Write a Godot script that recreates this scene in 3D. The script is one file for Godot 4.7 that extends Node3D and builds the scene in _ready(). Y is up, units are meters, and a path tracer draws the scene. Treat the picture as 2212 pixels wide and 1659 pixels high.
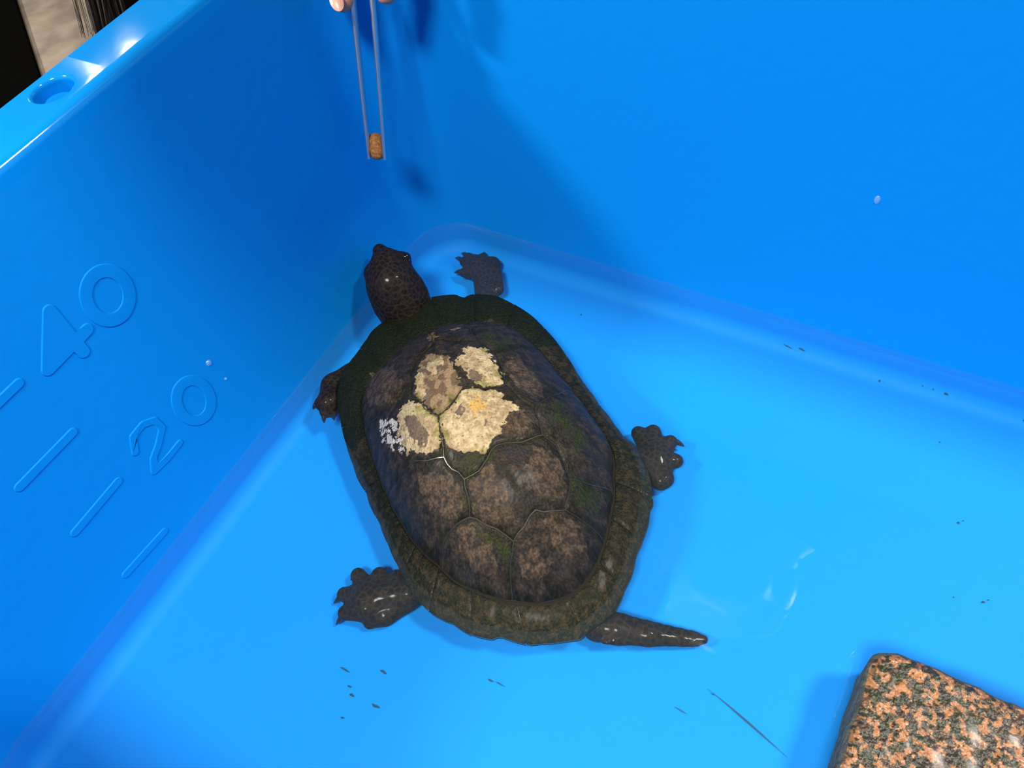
extends Node3D

# ------------------------------------------------------------------ helpers
const F := 1662.0
const WL := 0.025            # water level above the tub floor
const LX := 0.72             # tub length and width at the water line
const LZ := 0.52
const DRAFT := 0.1051        # tangent of the wall draft
const RIM := 0.277
var CR: Vector3
var CU: Vector3
var CF: Vector3
const CP := Vector3(0.3692, 0.485, 0.3735)

class MB:
	var v := PackedVector3Array()
	var n := PackedVector3Array()
	var uv := PackedVector2Array()
	var col := PackedColorArray()
	var idx := PackedInt32Array()
	var own_normals := false
	func add(p: Vector3, t := Vector2.ZERO, c := Color.WHITE) -> int:
		v.append(p); uv.append(t); col.append(c)
		return v.size() - 1
	func tri(a: int, b: int, c: int) -> void:      # counter-clockwise from outside
		idx.append(a); idx.append(c); idx.append(b)
	func quad(a: int, b: int, c: int, d: int) -> void:
		tri(a, b, c); tri(a, c, d)
	func flip() -> void:
		for i in range(0, idx.size(), 3):
			var t := idx[i]; idx[i] = idx[i + 1]; idx[i + 1] = t
	func grid(rows: Array, closed: bool) -> void:
		var first := v.size()
		var m: int = rows[0].size()
		for r in rows:
			for p in r: add(p)
		for i in rows.size() - 1:
			for j in (m if closed else m - 1):
				var k := (j + 1) % m
				quad(first + i * m + j, first + i * m + k, first + (i + 1) * m + k, first + (i + 1) * m + j)
	func normals() -> void:
		n.resize(v.size()); n.fill(Vector3.ZERO)
		for i in range(0, idx.size(), 3):
			var a := idx[i]; var b := idx[i + 1]; var c := idx[i + 2]
			var f := (v[c] - v[a]).cross(v[b] - v[a])
			n[a] += f; n[b] += f; n[c] += f
		for i in n.size(): n[i] = n[i].normalized() if n[i].length_squared() > 1e-30 else Vector3.UP
	func mesh(origin: Vector3) -> ArrayMesh:
		if not own_normals: normals()
		var w := PackedVector3Array(); w.resize(v.size())
		for i in v.size(): w[i] = v[i] - origin
		var a := []; a.resize(Mesh.ARRAY_MAX)
		a[Mesh.ARRAY_VERTEX] = w; a[Mesh.ARRAY_NORMAL] = n; a[Mesh.ARRAY_TEX_UV] = uv; a[Mesh.ARRAY_COLOR] = col; a[Mesh.ARRAY_INDEX] = idx
		var m := ArrayMesh.new(); m.add_surface_from_arrays(Mesh.PRIMITIVE_TRIANGLES, a)
		return m
	# tapered tube through points with radii, round ends
	func tube(pts: Array, rad: Array, sides := 8, flat := 1.0, flat_axis := Vector3.ZERO) -> void:
		var rows := []
		var cnt := pts.size()
		var last := Vector3.ZERO
		for i in cnt:
			var d: Vector3 = (pts[mini(i + 1, cnt - 1)] - pts[maxi(i - 1, 0)]).normalized()
			var s: Vector3
			if flat_axis != Vector3.ZERO: s = (flat_axis - d * d.dot(flat_axis)).normalized()
			elif last == Vector3.ZERO: s = d.cross(Vector3(0.3, 0.2, 0.9) if absf(d.y) > 0.8 else Vector3.UP).normalized()
			else: s = (last - d * d.dot(last)).normalized()
			last = s
			var t := d.cross(s)
			var row := []
			for k in sides:
				var an := TAU * k / sides
				row.append(pts[i] + (s * cos(an) * flat + t * sin(an)) * rad[i])
			rows.append(row)
		var e0 := []; var e1 := []
		for k in sides: e0.append(pts[0]); e1.append(pts[cnt - 1])
		rows.push_front(e0); rows.push_back(e1)
		grid(rows, true)

func holder(called: String, at: Vector3, label: String, category: String, group := "", kind := "") -> Node3D:
	var o := Node3D.new(); o.name = called; add_child(o, true); o.position = at
	tag(o, label, category, group, kind)
	return o

func tag(o: Node, label: String, category: String, group := "", kind := "") -> void:
	if label: o.set_meta("label", label)
	if category: o.set_meta("category", category)
	if group: o.set_meta("group", group)
	if kind: o.set_meta("kind", kind)

func part(called: String, mb: MB, mat: Material, parent: Node = null, origin := Vector3.ZERO) -> MeshInstance3D:
	var o := MeshInstance3D.new(); o.name = called
	o.mesh = mb.mesh(origin); o.material_override = mat
	o.cast_shadow = GeometryInstance3D.SHADOW_CASTING_SETTING_ON
	if parent: parent.add_child(o, true)
	else:
		add_child(o, true); o.position = origin
	return o

func structure(called: String, from: Vector3, size: Vector3, mat: Material, label: String) -> void:
	var o := MeshInstance3D.new(); o.name = called
	var b := BoxMesh.new(); b.size = size; o.mesh = b; o.material_override = mat
	add_child(o, true); o.position = from + size / 2
	tag(o, label, called.split("_")[0], "", "structure")

func srgb(r: float, g: float, b: float) -> Color: return Color(r / 255.0, g / 255.0, b / 255.0)
func lin(r: float, g: float, b: float) -> Color: return srgb(r, g, b).srgb_to_linear()

func plain(c: Color, rough := 0.6, spec := 0.5) -> StandardMaterial3D:
	var m := StandardMaterial3D.new(); m.albedo_color = c; m.roughness = rough; m.metallic_specular = spec
	return m

func noise(s: int, freq: float, kind := FastNoiseLite.TYPE_SIMPLEX_SMOOTH, oct := 3) -> FastNoiseLite:
	var n := FastNoiseLite.new(); n.seed = s; n.frequency = freq; n.noise_type = kind
	n.fractal_type = FastNoiseLite.FRACTAL_FBM; n.fractal_octaves = oct
	return n

func noise_bytes(n: FastNoiseLite, w: int, h: int) -> PackedByteArray:
	var im := n.get_seamless_image(w, h) if w <= 512 else n.get_image(w, h)
	im.convert(Image.FORMAT_L8)
	return im.get_data()

func noise_tex(n: FastNoiseLite, size: int, stops: Array, colors: Array) -> NoiseTexture2D:
	var t := NoiseTexture2D.new(); t.width = size; t.height = size; t.seamless = true; t.noise = n
	var g := Gradient.new(); g.offsets = PackedFloat32Array(stops); g.colors = PackedColorArray(colors)
	t.color_ramp = g
	return t

func ray(px: float, py: float) -> Vector3:
	return (CR * ((px - 1106.0) / F) - CU * ((py - 829.5) / F) + CF).normalized()
func on_y(px: float, py: float, y: float) -> Vector3:
	var d := ray(px, py); return CP + d * ((y - CP.y) / d.y)
func on_x(px: float, py: float, x: float) -> Vector3:
	var d := ray(px, py); return CP + d * ((x - CP.x) / d.x)
func on_left_wall(px: float, py: float) -> Vector3:      # inner face of the wall at x = 0
	var n := Vector3(1, DRAFT, 0); var d := ray(px, py)
	return CP + d * ((n.dot(Vector3(0, WL, 0)) - n.dot(CP)) / n.dot(d))
func on_back_wall(px: float, py: float) -> Vector3:      # inner face of the wall at z = 0
	var n := Vector3(0, DRAFT, 1); var d := ray(px, py)
	return CP + d * ((n.dot(Vector3(0, WL, 0)) - n.dot(CP)) / n.dot(d))

# bones [a, b, ra, rb] joined smoothly and meshed as surface nets into mb
func blob(mb: MB, bones: Array, cell: float, k: float) -> void:
	var lo := Vector3(9, 9, 9); var hi := -lo
	for b in bones:
		var r: float = maxf(b[2], b[3]) + 2.0 * k + cell
		for e in 2:
			lo = lo.min(b[e] - Vector3.ONE * r); hi = hi.max(b[e] + Vector3.ONE * r)
	var nx := int((hi.x - lo.x) / cell) + 2; var ny := int((hi.y - lo.y) / cell) + 2; var nz := int((hi.z - lo.z) / cell) + 2
	var f := PackedFloat32Array(); f.resize(nx * ny * nz); f.fill(0.0)
	for b in bones:
		var a: Vector3 = b[0]; var ab: Vector3 = b[1] - b[0]
		var ra: float = b[2]; var dr: float = b[3] - b[2]
		var l2 := maxf(ab.length_squared(), 1e-12)
		var rr: float = maxf(b[2], b[3]) + 5.0 * k
		var p0: Vector3 = (a.min(b[1]) - Vector3.ONE * rr - lo) / cell
		var p1: Vector3 = (a.max(b[1]) + Vector3.ONE * rr - lo) / cell
		for iz in range(maxi(0, int(p0.z)), mini(nz - 1, int(p1.z) + 1) + 1):
			for iy in range(maxi(0, int(p0.y)), mini(ny - 1, int(p1.y) + 1) + 1):
				var base := (iz * ny + iy) * nx
				for ix in range(maxi(0, int(p0.x)), mini(nx - 1, int(p1.x) + 1) + 1):
					var q := lo + Vector3(ix, iy, iz) * cell - a
					var t := clampf(q.dot(ab) / l2, 0.0, 1.0)
					var d := (q - ab * t).length() - (ra + dr * t)
					f[base + ix] += exp(clampf(-d / k, -8.0, 12.0))
	for i in f.size(): f[i] = -k * log(maxf(f[i], 1e-6))
	var ids := {}
	var first := mb.v.size()
	var sy := nx; var sz := nx * ny
	var off := [0, 1, sy, sy + 1, sz, sz + 1, sz + sy, sz + sy + 1]
	var edges := [[0, 1], [2, 3], [4, 5], [6, 7], [0, 2], [1, 3], [4, 6], [5, 7], [0, 4], [1, 5], [2, 6], [3, 7]]
	for iz in nz - 1:
		for iy in ny - 1:
			var base := (iz * ny + iy) * nx
			for ix in nx - 1:
				var c := base + ix
				var s0 := f[c] < 0.0
				if s0 == (f[c + 1] < 0.0) and s0 == (f[c + sy] < 0.0) and s0 == (f[c + sz] < 0.0) and s0 == (f[c + sy + 1] < 0.0) and s0 == (f[c + sz + 1] < 0.0) and s0 == (f[c + sz + sy] < 0.0) and s0 == (f[c + sz + sy + 1] < 0.0): continue
				var sum := Vector3.ZERO; var cnt := 0
				for e in edges:
					var fa := f[c + off[e[0]]]; var fb := f[c + off[e[1]]]
					if (fa < 0.0) == (fb < 0.0): continue
					var t := fa / (fa - fb)
					var pa := Vector3(e[0] & 1, (e[0] >> 1) & 1, e[0] >> 2); var pb := Vector3(e[1] & 1, (e[1] >> 1) & 1, e[1] >> 2)
					sum += pa.lerp(pb, t); cnt += 1
				ids[c] = mb.add(lo + (Vector3(ix, iy, iz) + sum / cnt) * cell)
	for iz in range(1, nz - 1):
		for iy in range(1, ny - 1):
			var base := (iz * ny + iy) * nx
			for ix in range(1, nx - 1):
				var c := base + ix
				var s0 := f[c] < 0.0
				if s0 != (f[c + 1] < 0.0):
					var q := [ids[c - sy - sz], ids[c - sz], ids[c], ids[c - sy]]
					if s0: mb.quad(q[0], q[1], q[2], q[3])
					else: mb.quad(q[3], q[2], q[1], q[0])
				if s0 != (f[c + sy] < 0.0):
					var q := [ids[c - 1 - sz], ids[c - 1], ids[c], ids[c - sz]]
					if s0: mb.quad(q[0], q[1], q[2], q[3])
					else: mb.quad(q[3], q[2], q[1], q[0])
				if s0 != (f[c + sz] < 0.0):
					var q := [ids[c - 1 - sy], ids[c - sy], ids[c], ids[c - 1]]
					if s0: mb.quad(q[0], q[1], q[2], q[3])
					else: mb.quad(q[3], q[2], q[1], q[0])

# fine triangulation of a flat polygon: fills pts2 and returns triangles (counter-clockwise in x, y)
func clip_grid(poly: PackedVector2Array, cell: float) -> Array:
	var lo := poly[0]; var hi := poly[0]
	for p in poly:
		lo = lo.min(p); hi = hi.max(p)
	lo = (lo / cell).floor() * cell
	var nx := int((hi.x - lo.x) / cell) + 2; var ny := int((hi.y - lo.y) / cell) + 2
	var inside := PackedByteArray(); inside.resize(nx * ny)
	for j in ny:
		for i in nx:
			inside[j * nx + i] = 1 if Geometry2D.is_point_in_polygon(lo + Vector2(i, j) * cell, poly) else 0
	var pts := PackedVector2Array(); var tris := PackedInt32Array(); var ids := {}
	for j in ny - 1:
		for i in nx - 1:
			var a := j * nx + i
			var s := inside[a] + inside[a + 1] + inside[a + nx] + inside[a + nx + 1]
			if s == 4:
				var q := [a, a + 1, a + nx + 1, a + nx]
				for m in 4:
					if not ids.has(q[m]):
						ids[q[m]] = pts.size()
						pts.append(lo + Vector2(q[m] % nx, q[m] / nx) * cell)
					q[m] = ids[q[m]]
				tris.append_array(PackedInt32Array([q[0], q[1], q[2], q[0], q[2], q[3]]))
			elif s > 0:
				var c0 := lo + Vector2(i, j) * cell
				var box := PackedVector2Array([c0, c0 + Vector2(cell, 0), c0 + Vector2(cell, cell), c0 + Vector2(0, cell)])
				for piece in Geometry2D.intersect_polygons(box, poly):
					if piece.size() < 3 or Geometry2D.is_polygon_clockwise(piece) and false: continue
					var tr := Geometry2D.triangulate_polygon(piece)
					var b := pts.size()
					pts.append_array(piece)
					for t in range(0, tr.size(), 3):
						var x := piece[tr[t]]; var y := piece[tr[t + 1]]; var z := piece[tr[t + 2]]
						if (y - x).cross(z - x) > 0: tris.append_array(PackedInt32Array([b + tr[t], b + tr[t + 1], b + tr[t + 2]]))
						else: tris.append_array(PackedInt32Array([b + tr[t], b + tr[t + 2], b + tr[t + 1]]))
	return [pts, tris]

# ------------------------------------------------------------------ scene
func _ready() -> void:
	set_camera()
	set_lights()
	make_room()
	make_tub()
	make_brick()
	make_turtle()
	make_water()
	make_tweezers()
	make_person()
	make_debris()

func set_camera() -> void:
	var p := deg_to_rad(54.563); var r := deg_to_rad(-15.03); var y := deg_to_rad(-41.797)
	CF = Vector3(sin(y) * cos(p), -sin(p), -cos(y) * cos(p))
	var rt := Vector3(cos(y), 0, sin(y)); var up := rt.cross(CF)
	CR = rt * cos(r) + up * sin(r); CU = -rt * sin(r) + up * cos(r)
	var cam := Camera3D.new(); cam.name = "camera"
	cam.transform = Transform3D(Basis(CR, CU, -CF), CP)
	cam.fov = rad_to_deg(2.0 * atan(829.5 / F)); cam.near = 0.02; cam.far = 50.0
	add_child(cam); cam.current = true

func set_lights() -> void:
	var we := WorldEnvironment.new(); we.name = "environment"
	var e := Environment.new()
	e.background_mode = Environment.BG_COLOR; e.background_color = Color.BLACK
	e.tonemap_mode = Environment.TONE_MAPPER_LINEAR; e.tonemap_exposure = 1.1
	e.sdfgi_enabled = true; e.ssao_enabled = true; e.ssil_enabled = true
	we.environment = e; add_child(we)
	ceiling_lamp(Vector3(-2.0, 2.44, 1.60), Vector2(0.5, 0.3), 14.0, "white ceiling light panel beyond the tub's numbered wall")
	ceiling_lamp(Vector3(0.45, 2.44, 1.35), Vector2(0.55, 0.45), 7.6, "large white ceiling light panel over the open side of the tub")
	ceiling_lamp(Vector3(1.62, 2.44, -0.52), Vector2(0.45, 0.36), 8.0, "white ceiling light panel over the granite block end of the tub")
	ceiling_lamp(Vector3(-4.1, 2.44, -1.78), Vector2(0.09, 0.09), 0.3, "small square ceiling light mirrored in the tub rim beside its hole")
	ceiling_lamp(Vector3(-4.1, 2.44, -2.06), Vector2(0.09, 0.09), 0.3, "small square ceiling light in the far corner of the room")

func ceiling_lamp(at: Vector3, size: Vector2, energy: float, label: String) -> void:
	var o := holder("ceiling_light", at, label, "lamp")
	var m := StandardMaterial3D.new(); m.albedo_color = Color(0.9, 0.9, 0.9); m.emission_enabled = true; m.emission = Color(1.0, 0.97, 0.92); m.emission_energy_multiplier = 6.0
	var d := MeshInstance3D.new(); d.name = "diffuser"; var b := BoxMesh.new(); b.size = Vector3(size.x, 0.02, size.y); d.mesh = b; d.material_override = m
	o.add_child(d)
	var frame := plain(Color(0.85, 0.85, 0.85), 0.4)
	for s in [[Vector3(size.x / 2 + 0.01, 0.01, 0), Vector3(0.02, 0.06, size.y + 0.04)], [Vector3(-size.x / 2 - 0.01, 0.01, 0), Vector3(0.02, 0.06, size.y + 0.04)], [Vector3(0, 0.01, size.y / 2 + 0.01), Vector3(size.x, 0.06, 0.02)], [Vector3(0, 0.01, -size.y / 2 - 0.01), Vector3(size.x, 0.06, 0.02)]]:
		var f := MeshInstance3D.new(); f.name = "frame"; var fb := BoxMesh.new(); fb.size = s[1]; f.mesh = fb; f.material_override = frame; f.position = s[0]
		o.add_child(f, true)
	var l := AreaLight3D.new(); l.name = "panel_light"; l.area_size = size; l.light_energy = energy; l.light_color = Color(1.0, 0.975, 0.94)
	l.area_range = 9.0; l.area_attenuation = 2.0; l.shadow_enabled = true; l.area_normalize_energy = true
	l.position = Vector3(0, -0.014, 0); l.rotation.x = -PI / 2
	o.add_child(l)

func make_room() -> void:
	var conc := StandardMaterial3D.new()
	conc.albedo_texture = noise_tex(noise(5, 0.012, FastNoiseLite.TYPE_SIMPLEX_SMOOTH, 5), 512, [0.2, 0.5, 0.8], [srgb(112, 100, 90), srgb(126, 114, 101), srgb(136, 125, 111)])
	conc.uv1_triplanar = true; conc.uv1_world_triplanar = true; conc.uv1_scale = Vector3.ONE * 3.0; conc.roughness = 0.8
	var wall := plain(srgb(112, 109, 104), 0.9); var ceil := plain(srgb(172, 170, 166), 0.9)
	structure("floor", Vector3(-5.2, -0.106, -4.2), Vector3(8.4, 0.1, 7.4), conc, "beige mottled concrete floor of the room")
	structure("ceiling", Vector3(-5.2, 2.48, -4.2), Vector3(8.4, 0.1, 7.4), ceil, "plain pale ceiling of the room")
	structure("wall_left", Vector3(-5.2, -0.006, -4.2), Vector3(0.2, 2.486, 7.4), wall, "plain grey room wall on the left")
	structure("wall_right", Vector3(3.0, -0.006, -4.2), Vector3(0.2, 2.486, 7.4), wall, "plain grey room wall on the right")
	structure("wall_back", Vector3(-5.0, -0.006, -4.2), Vector3(8.0, 2.486, 0.2), wall, "plain grey room wall at the back")
	structure("wall_front", Vector3(-5.0, -0.006, 3.0), Vector3(8.0, 2.486, 0.2), wall, "plain grey room wall at the front")
	# black mat on the floor beyond the tub
	var a := on_y(30, -10, 0.0); var b := on_y(82, 152, 0.0)
	var d := (b - a); d.y = 0; d = d.normalized(); var s := Vector3(-d.z, 0, d.x)
	if s.dot(Vector3(-1, 0, 1)) < 0: s = -s
	var mb := MB.new()
	var c := [a - d * 0.5, a + d * 0.55, a + d * 0.55 + s * 0.6, a - d * 0.5 + s * 0.6]
	var rows := []
	for yy in [[-0.0055, 0.0], [0.001, 0.0], [0.003, 0.004], [0.003, 0.3]]:
		var ctr: Vector3 = (c[0] + c[2]) / 2
		var row := []
		for q in c:
			var r: Vector3 = q + (ctr - q).normalized() * yy[1] * 1.2; r.y = yy[0]; row.append(r)
		rows.append(row)
	var mid: Vector3 = (c[0] + c[2]) / 2; mid.y = 0.003
	rows.append([mid, mid, mid, mid])
	mb.grid(rows, true)
	mb.normals()
	if mb.n[13].y < 0: mb.flip()
	var o := part("floor_mat", mb, plain(srgb(4, 4, 4), 0.95, 0.1), null, (c[0] + c[2]) / 2)
	tag(o, "black straight-edged mat lying on the concrete floor beside the tub", "mat")

func loop(o: float, y: float, grow := 0.0) -> Array:
	var r := maxf(0.04 + o, 0.004) ; var pts := []
	var ctr := [Vector2(LX - 0.04, LZ - 0.04), Vector2(0.04, LZ - 0.04), Vector2(0.04, 0.04), Vector2(LX - 0.04, 0.04)]
	for q in 4:
		for s in 15:
			var an := PI / 2 * (q + s / 14.0)
			pts.append(ctr[q] + Vector2(cos(an), sin(an)) * r)
		if q == 1:      # along the left wall: stations for the hole in the rim
			for z in [0.40, 0.33, 0.26, 0.222, 0.172, 0.13, 0.09]: pts.append(Vector2(-o if 0.04 + o >= 0.004 else 0.036, z))
	var out := []
	for p in pts: out.append(Vector3(p.x, y, p.y))
	return out

func wall_off(y: float) -> float: return (y - WL) * DRAFT

func make_tub() -> void:
	var tub := holder("plastic_tub", Vector3(LX / 2, -0.006, LZ / 2), "bright blue plastic tub with a wide rim and moulded litre marks", "tub")
	var blue := StandardMaterial3D.new(); blue.albedo_color = srgb(3, 129, 213); blue.roughness = 0.55; blue.metallic_specular = 0.2
	blue.heightmap_enabled = true; blue.heightmap_scale = 0.012; blue.uv1_triplanar = true; blue.uv1_scale = Vector3.ONE * 14.0
	blue.heightmap_texture = noise_tex(noise(21, 0.02, FastNoiseLite.TYPE_SIMPLEX_SMOOTH, 2), 256, [0.0, 1.0], [Color.BLACK, Color.WHITE])
	var gloss := blue.duplicate() as StandardMaterial3D; gloss.roughness = 0.1; gloss.metallic_specular = 0.5; gloss.heightmap_scale = 0.0015
	var prof := []      # offset outward, height: from the floor's middle up the inside, over the rim, down the outside
	prof.append([-0.20, 0.0]); prof.append([-0.10, 0.0]); prof.append([-0.036, 0.0])
	var fr := 0.013; var lean := atan(DRAFT)
	var wx := wall_off(fr * (1 - sin(lean)))
	var cx := wx - fr * cos(lean)
	for i in 9:
		var an := -PI / 2 + (PI / 2 - lean) * i / 8.0
		prof.append([cx + fr * cos(an), fr + fr * sin(an)])
	for y in [0.03, 0.06, 0.10, 0.15, 0.20, 0.24, 0.262, 0.266]: prof.append([wall_off(y), y])
	var rim_from := prof.size() - 1
	var ro := wall_off(0.272)
	for i in 6:
		var an := PI - (PI / 2) * i / 5.0
		prof.append([ro + 0.0055 + 0.0055 * cos(an), RIM - 0.0055 + 0.0055 * sin(an)])
	prof.append([0.0335, RIM])
	var flat := prof.size() - 1
	prof.append([0.0665, RIM])
	for i in 5:
		var an := PI / 2 - (PI / 2) * (i + 1) / 5.0
		prof.append([0.0665 + 0.0045 * cos(an), RIM - 0.005 + 0.0045 * sin(an)])
	prof.append([0.0712, RIM - 0.028]); prof.append([0.0685, RIM - 0.030]); prof.append([0.067, RIM - 0.028]); prof.append([0.066, RIM - 0.007])
	var rim_to := prof.size() - 1
	prof.append([wall_off(0.26) + 0.006, 0.262]); prof.append([wall_off(0.24) + 0.004, 0.24]); prof.append([wall_off(0.1) + 0.004, 0.1]); prof.append([0.002, 0.01]); prof.append([-0.002, -0.004]); prof.append([-0.008, -0.0058])
	prof.append([-0.2, -0.0058])
	var rows := []
	for p in prof: rows.append(loop(p[0], p[1]))
	var mb := MB.new()
	var m: int = rows[0].size()
	for r in rows:
		for p in r: mb.add(p)
	# floor middle
	var c0 := mb.add(Vector3(LX / 2, 0, LZ / 2)); var c1 := mb.add(Vector3(LX / 2, -0.0058, LZ / 2))
	var hole := [-1, -1]
	for i in rows.size() - 1:
		for j in m:
			var k := (j + 1) % m
			var pa: Vector3 = rows[flat][j]
			if i == flat and pa.x < 0 and absf(pa.z - 0.222) < 1e-4:
				hole = [i * m + j, i * m + k, (i + 1) * m + k, (i + 1) * m + j]
				continue
			mb.quad(i * m + j, i * m + k, (i + 1) * m + k, (i + 1) * m + j)
	for j in m:
		var k := (j + 1) % m
		mb.tri(c0, k, j); mb.tri(c1, (rows.size() - 1) * m + j, (rows.size() - 1) * m + k)
	# plate round the hole, and the socket below it
	var ctr := Vector3(-0.0500, RIM, 0.197)
	var q0 := mb.v[hole[0]]; var q2 := mb.v[hole[2]]
	var x0 := minf(q0.x, q2.x); var x1 := maxf(q0.x, q2.x); var z0 := minf(q0.z, q2.z); var z1 := maxf(q0.z, q2.z)
	var angs := []
	for i in 48: angs.append(TAU * i / 48)
	for cxz in [[x0, z0], [x0, z1], [x1, z0], [x1, z1]]: angs.append(fposmod(atan2(cxz[1] - ctr.z, cxz[0] - ctr.x), TAU))
	angs.sort()
	var hr := [[-1.0, 0.0], [0.0133, 0.0], [0.0124, -0.0002], [0.0117, -0.0007], [0.0112, -0.0016], [0.0110, -0.003], [0.0106, -0.04], [0.0103, -0.085], [0.0085, -0.0875], [0.0001, -0.088]]
	var hrows := []
	for h in hr:
		var row := []
		for an in angs:
			var d := Vector3(cos(an), 0, sin(an))
			if h[0] < 0:
				var t := 9.0
				if absf(d.x) > 1e-6: t = minf(t, ((x1 if d.x > 0 else x0) - ctr.x) / d.x)
				if absf(d.z) > 1e-6: t = minf(t, ((z1 if d.z > 0 else z0) - ctr.z) / d.z)
				var w := ctr + d * t
				row.append(w)
			else: row.append(ctr + d * h[0] + Vector3(0, h[1], 0))
		hrows.append(row)
	var probe := -1
	for j in m:
		if absf(mb.v[13 * m + j].z - 0.26) < 1e-4 and mb.v[13 * m + j].x < 0.01: probe = 13 * m + j
	mb.normals()
	if mb.n[probe].x < 0: mb.flip()
	# the rim is a part of its own
	var rim := MB.new(); var keep := PackedInt32Array()
	rim.v = mb.v.duplicate(); rim.uv = mb.uv.duplicate(); rim.col = mb.col.duplicate()
	for i in range(0, mb.idx.size(), 3):
		var lo := mini(mb.idx[i], mini(mb.idx[i + 1], mb.idx[i + 2])) / m; var hi := maxi(mb.idx[i], maxi(mb.idx[i + 1], mb.idx[i + 2])) / m
		var dst := rim.idx if lo >= rim_from and hi <= rim_to else keep
		if lo >= rim_from and hi <= rim_to: rim.idx.append_array(mb.idx.slice(i, i + 3))
		else: keep.append_array(mb.idx.slice(i, i + 3))
	mb.idx = keep
	var first := rim.idx.size()
	rim.grid(hrows, true)
	var np := (rim.v[rim.idx[first + 2]] - rim.v[rim.idx[first]]).cross(rim.v[rim.idx[first + 1]] - rim.v[rim.idx[first]])
	if np.y < 0:
		for i in range(first, rim.idx.size(), 3):
			var t := rim.idx[i]; rim.idx[i] = rim.idx[i + 1]; rim.idx[i + 1] = t
	part("body", mb, blue, tub, tub.position)
	part("rim", rim, gloss, tub, tub.position).set_meta("label", "glossy blue rim with a round hole")
	# moulded figures and strokes on the left wall, raised from the plastic
	raised("numeral", tub, blue, [[[107, 672], [104, 798], [188, 712]], [[107, 672], [180, 760]]], 0.0041)
	raised_ring(tub, blue, Vector2(232, 638), Vector2(62, 70), Vector2(32, 38), -12)
	raised("numeral", tub, blue, [[[292, 977], [287, 943], [308, 917], [333, 908], [350, 924], [342, 960], [331, 990], [333, 1018], [360, 992], [388, 957]]], 0.0028)
	raised_ring(tub, blue, Vector2(418, 865), Vector2(49, 56), Vector2(25, 32), -15)
	for s in [[[40, 828], [-40, 905]], [[157, 934], [42, 1052]], [[255, 1040], [162, 1150]], [[355, 1148], [272, 1240]]]:
		raised("graduation_mark", tub, blue, [s], 0.0032)

func raised(called: String, tub: Node3D, mat: Material, strokes: Array, half: float) -> void:
	var polys := []
	for s in strokes:
		var line := PackedVector2Array()
		for p in s:
			var w := on_left_wall(p[0], p[1])
			line.append(Vector2(w.z, w.y / cos(atan(DRAFT))) * 4000.0)
		for q in Geometry2D.offset_polyline(line, half * 4000.0, Geometry2D.JOIN_ROUND, Geometry2D.END_ROUND):
			if not Geometry2D.is_polygon_clockwise(q): polys.append(q)
	while polys.size() > 1:
		var u := Geometry2D.merge_polygons(polys[0], polys[1])
		var outs := []
		for q in u:
			if not Geometry2D.is_polygon_clockwise(q): outs.append(q)
		polys = outs + polys.slice(2)
		if outs.size() > 1: break
	var mb := MB.new()
	for q in polys:
		var r := PackedVector2Array()
		for p in q: r.append(p / 4000.0)
		relief(mb, r)
	part(called, mb, mat, tub, tub.position)

func on_wall(p: Vector2, h: float) -> Vector3:
	var c := cos(atan(DRAFT)); var y := p.y * c
	return Vector3(-wall_off(y), y, p.x) + Vector3(c, sin(atan(DRAFT)), 0) * h

func relief(mb: MB, q: PackedVector2Array) -> void:
	var tops := Geometry2D.offset_polygon(q, -0.0007)
	if tops.is_empty(): return
	var ctr := Vector2.ZERO
	for p in q: ctr += p / q.size()
	var n := q.size()
	var h := [-0.0003, 0.0004, 0.0006]
	var first := mb.v.size()
	for i in n:
		var a := q[posmod(i - 1, n)]; var b := q[(i + 1) % n]
		var t := (b - a).normalized(); var nrm := Vector2(-t.y, t.x)
		mb.add(on_wall(q[i], h[0])); mb.add(on_wall(q[i] + nrm * 0.0003, h[1])); mb.add(on_wall(q[i] + nrm * 0.0008, h[2]))
	for i in n:
		var k := (i + 1) % n
		for r in 2: mb.quad(first + i * 3 + r, first + k * 3 + r, first + k * 3 + r + 1, first + i * 3 + r + 1)
	var inner := PackedVector2Array()
	for i in n: inner.append(q[i])
	var tr := Geometry2D.triangulate_polygon(inner)
	var b2 := mb.v.size()
	for i in n: mb.add(mb.v[first + i * 3 + 2])
	for i in range(0, tr.size(), 3): mb.tri(b2 + tr[i], b2 + tr[i + 1], b2 + tr[i + 2])
	# face the inside of the tub
	for i in range(0, mb.idx.size(), 3):
		if mb.idx[i] < first: continue
		var f := (mb.v[mb.idx[i + 2]] - mb.v[mb.idx[i]]).cross(mb.v[mb.idx[i + 1]] - mb.v[mb.idx[i]])
		if f.x < -1e-12 and mb.idx[i] >= b2:
			var t := mb.idx[i]; mb.idx[i] = mb.idx[i + 1]; mb.idx[i + 1] = t

func raised_ring(tub: Node3D, mat: Material, c: Vector2, ro: Vector2, ri: Vector2, turn: float) -> void:
	var rows := []
	var a := deg_to_rad(turn)
	for w in [[1.0, 0.0, -0.0004], [0.985, 0.0, 0.0004], [0.95, 0.0, 0.0006], [0.0, 1.06, 0.0006], [0.0, 1.02, 0.0004], [0.0, 1.0, -0.0004]]:
		var row := []
		for k in 48:
			var e := Vector2(cos(TAU * k / 48), sin(TAU * k / 48))
			var p: Vector2 = (e * ro * w[0] if w[0] > 0 else e * ri * w[1]).rotated(a) + c
			var q := on_left_wall(p.x, p.y)
			row.append(q + Vector3(1, DRAFT, 0).normalized() * w[2])
		rows.append(row)
	var mb := MB.new(); mb.grid(rows, true); mb.normals()
	if mb.n[48 * 2].x < 0: mb.flip()
	part("numeral", mb, mat, tub, tub.position)

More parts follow.
